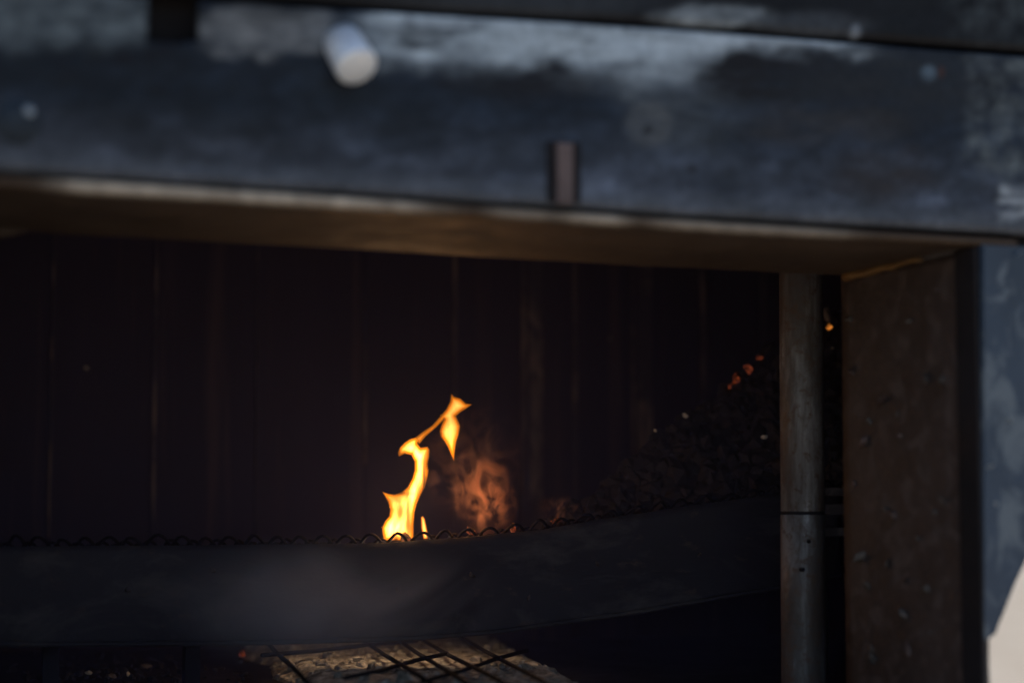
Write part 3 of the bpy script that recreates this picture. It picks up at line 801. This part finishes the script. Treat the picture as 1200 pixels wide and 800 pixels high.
GC = []
for px, py, ln, lab in ((553, 623, .010, 'glowing coal behind the mesh arch right of the flame'), (601, 618, .009, 'glowing coal under the second bright mesh arch'), (652, 610, .008, 'pale ashy coal behind the mesh further right'), (475, 634, .02, 'hot coal under the foot of the flame')):
    GC.append(shard('ember', px, py, trayY(px) + .035, ln, ln * .6, 12, M['ember'], lab, 'ember', 'glowing coals on the mesh'))
l2 = bpy.data.lights.new('coal_glow_and_fill', 'POINT'); l2.energy = .24; l2.color = (1, .36, .10); l2.shadow_soft_size = .03
lo2 = bpy.data.objects.new('coal_glow_and_fill', l2); col.objects.link(lo2); lo2.location = (0, 0, .022); lo2.parent = GC[0]

l3 = bpy.data.lights.new('coal_glow_and_fill', 'POINT'); l3.energy = .75; l3.color = (1, .70, .44); l3.shadow_soft_size = .03  # added fill lamp below the coal, brightens the ash bed
lo3 = bpy.data.objects.new('coal_glow_and_fill', l3); col.objects.link(lo3); lo3.location = (0, .05, -.035); lo3.parent = GC[3]

# ------------------------------------------------------------------ smoke
def smoke(name, c, s, rng_seed, color, dens, scale, lo_, hi_, dist, label, stretch=(1, 1, 1), aniso=0.):
    bm = bmesh.new(); bmesh.ops.create_icosphere(bm, subdivisions=4, radius=1.)
    for v in bm.verts: v.co = Vector((v.co.x * s[0], v.co.y * s[1], v.co.z * s[2])) * (1 + .12 * mnoise.noise(v.co * 1.7 + Vector((rng_seed, 0, 0))))
    m, nt, v = vol_mat(name + '_gas', color, dens, aniso=aniso)
    N = nt.nodes.new; L = nt.links.new
    tc = N('ShaderNodeTexCoord'); mp = N('ShaderNodeMapping'); mp.inputs['Scale'].default_value = stretch; mp.inputs['Location'].default_value = (rng_seed, rng_seed * .7, 0)
    no = N('ShaderNodeTexNoise'); no.inputs['Scale'].default_value = scale; no.inputs['Detail'].default_value = 4; no.inputs['Distortion'].default_value = dist; no.inputs['Roughness'].default_value = .55
    mr = N('ShaderNodeMapRange'); mr.inputs['From Min'].default_value = lo_; mr.inputs['From Max'].default_value = hi_
    L(tc.outputs['Object'], mp.inputs[0]); L(mp.outputs[0], no.inputs['Vector']); L(no.outputs['Fac'], mr.inputs['Value'])
    # fade to nothing at the puff's skin
    sc_ = N('ShaderNodeVectorMath'); sc_.operation = 'DIVIDE'; sc_.inputs[1].default_value = s; L(tc.outputs['Object'], sc_.inputs[0])
    ln = N('ShaderNodeVectorMath'); ln.operation = 'LENGTH'; L(sc_.outputs[0], ln.inputs[0])
    fr = N('ShaderNodeMapRange'); fr.interpolation_type = 'SMOOTHSTEP'; fr.inputs['From Min'].default_value = .95; fr.inputs['From Max'].default_value = .25; L(ln.outputs['Value'], fr.inputs['Value'])
    mu = N('ShaderNodeMath'); mu.operation = 'MULTIPLY'; L(mr.outputs[0], mu.inputs[0]); L(fr.outputs[0], mu.inputs[1])
    m2 = N('ShaderNodeMath'); m2.operation = 'MULTIPLY'; L(mu.outputs[0], m2.inputs[0]); m2.inputs[1].default_value = dens
    L(m2.outputs[0], v.inputs['Density'])
    o = obj(name, bm, m, None, True); o.location = c
    return tag(o, label, 'smoke', kind='stuff')
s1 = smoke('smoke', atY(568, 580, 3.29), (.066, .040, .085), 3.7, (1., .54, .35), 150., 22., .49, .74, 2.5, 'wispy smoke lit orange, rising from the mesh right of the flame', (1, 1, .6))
s1.rotation_euler = (0, R(-14), 0)
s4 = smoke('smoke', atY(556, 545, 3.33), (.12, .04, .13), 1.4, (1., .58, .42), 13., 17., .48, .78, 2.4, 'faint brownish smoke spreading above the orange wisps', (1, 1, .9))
s2 = smoke('smoke', atY(395, 705, 3.02), (.34, .09, .125), 9.1, (.78, .84, 1.), 9., 4.0, .32, .84, .8, 'thin bluish smoke drifting in front of the tray rim')
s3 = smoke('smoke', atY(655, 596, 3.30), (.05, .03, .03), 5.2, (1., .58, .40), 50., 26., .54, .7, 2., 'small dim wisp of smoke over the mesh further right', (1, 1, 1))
# thin smoke filling the chamber
bm = bmesh.new(); prism(bm, [Vector((XLW + .01, YB + .03, FLOOR + .002)), Vector((1.50, YB + .03, FLOOR + .002)), Vector((2.04, 3.40, FLOOR + .002)), Vector((2.12, 3.80, FLOOR + .002)), Vector((2.10, 4.16, FLOOR + .002)), Vector((XLW + .01, 4.16, FLOOR + .002))], (0, 0, .9))
m_air, _, _ = vol_mat('chamber_smoke', (.52, .50, 1.0), .080)
o = obj('chamber_smoke', bm, m_air); tag(o, 'thin grey smoke filling the inside of the firebox', 'smoke', kind='stuff')
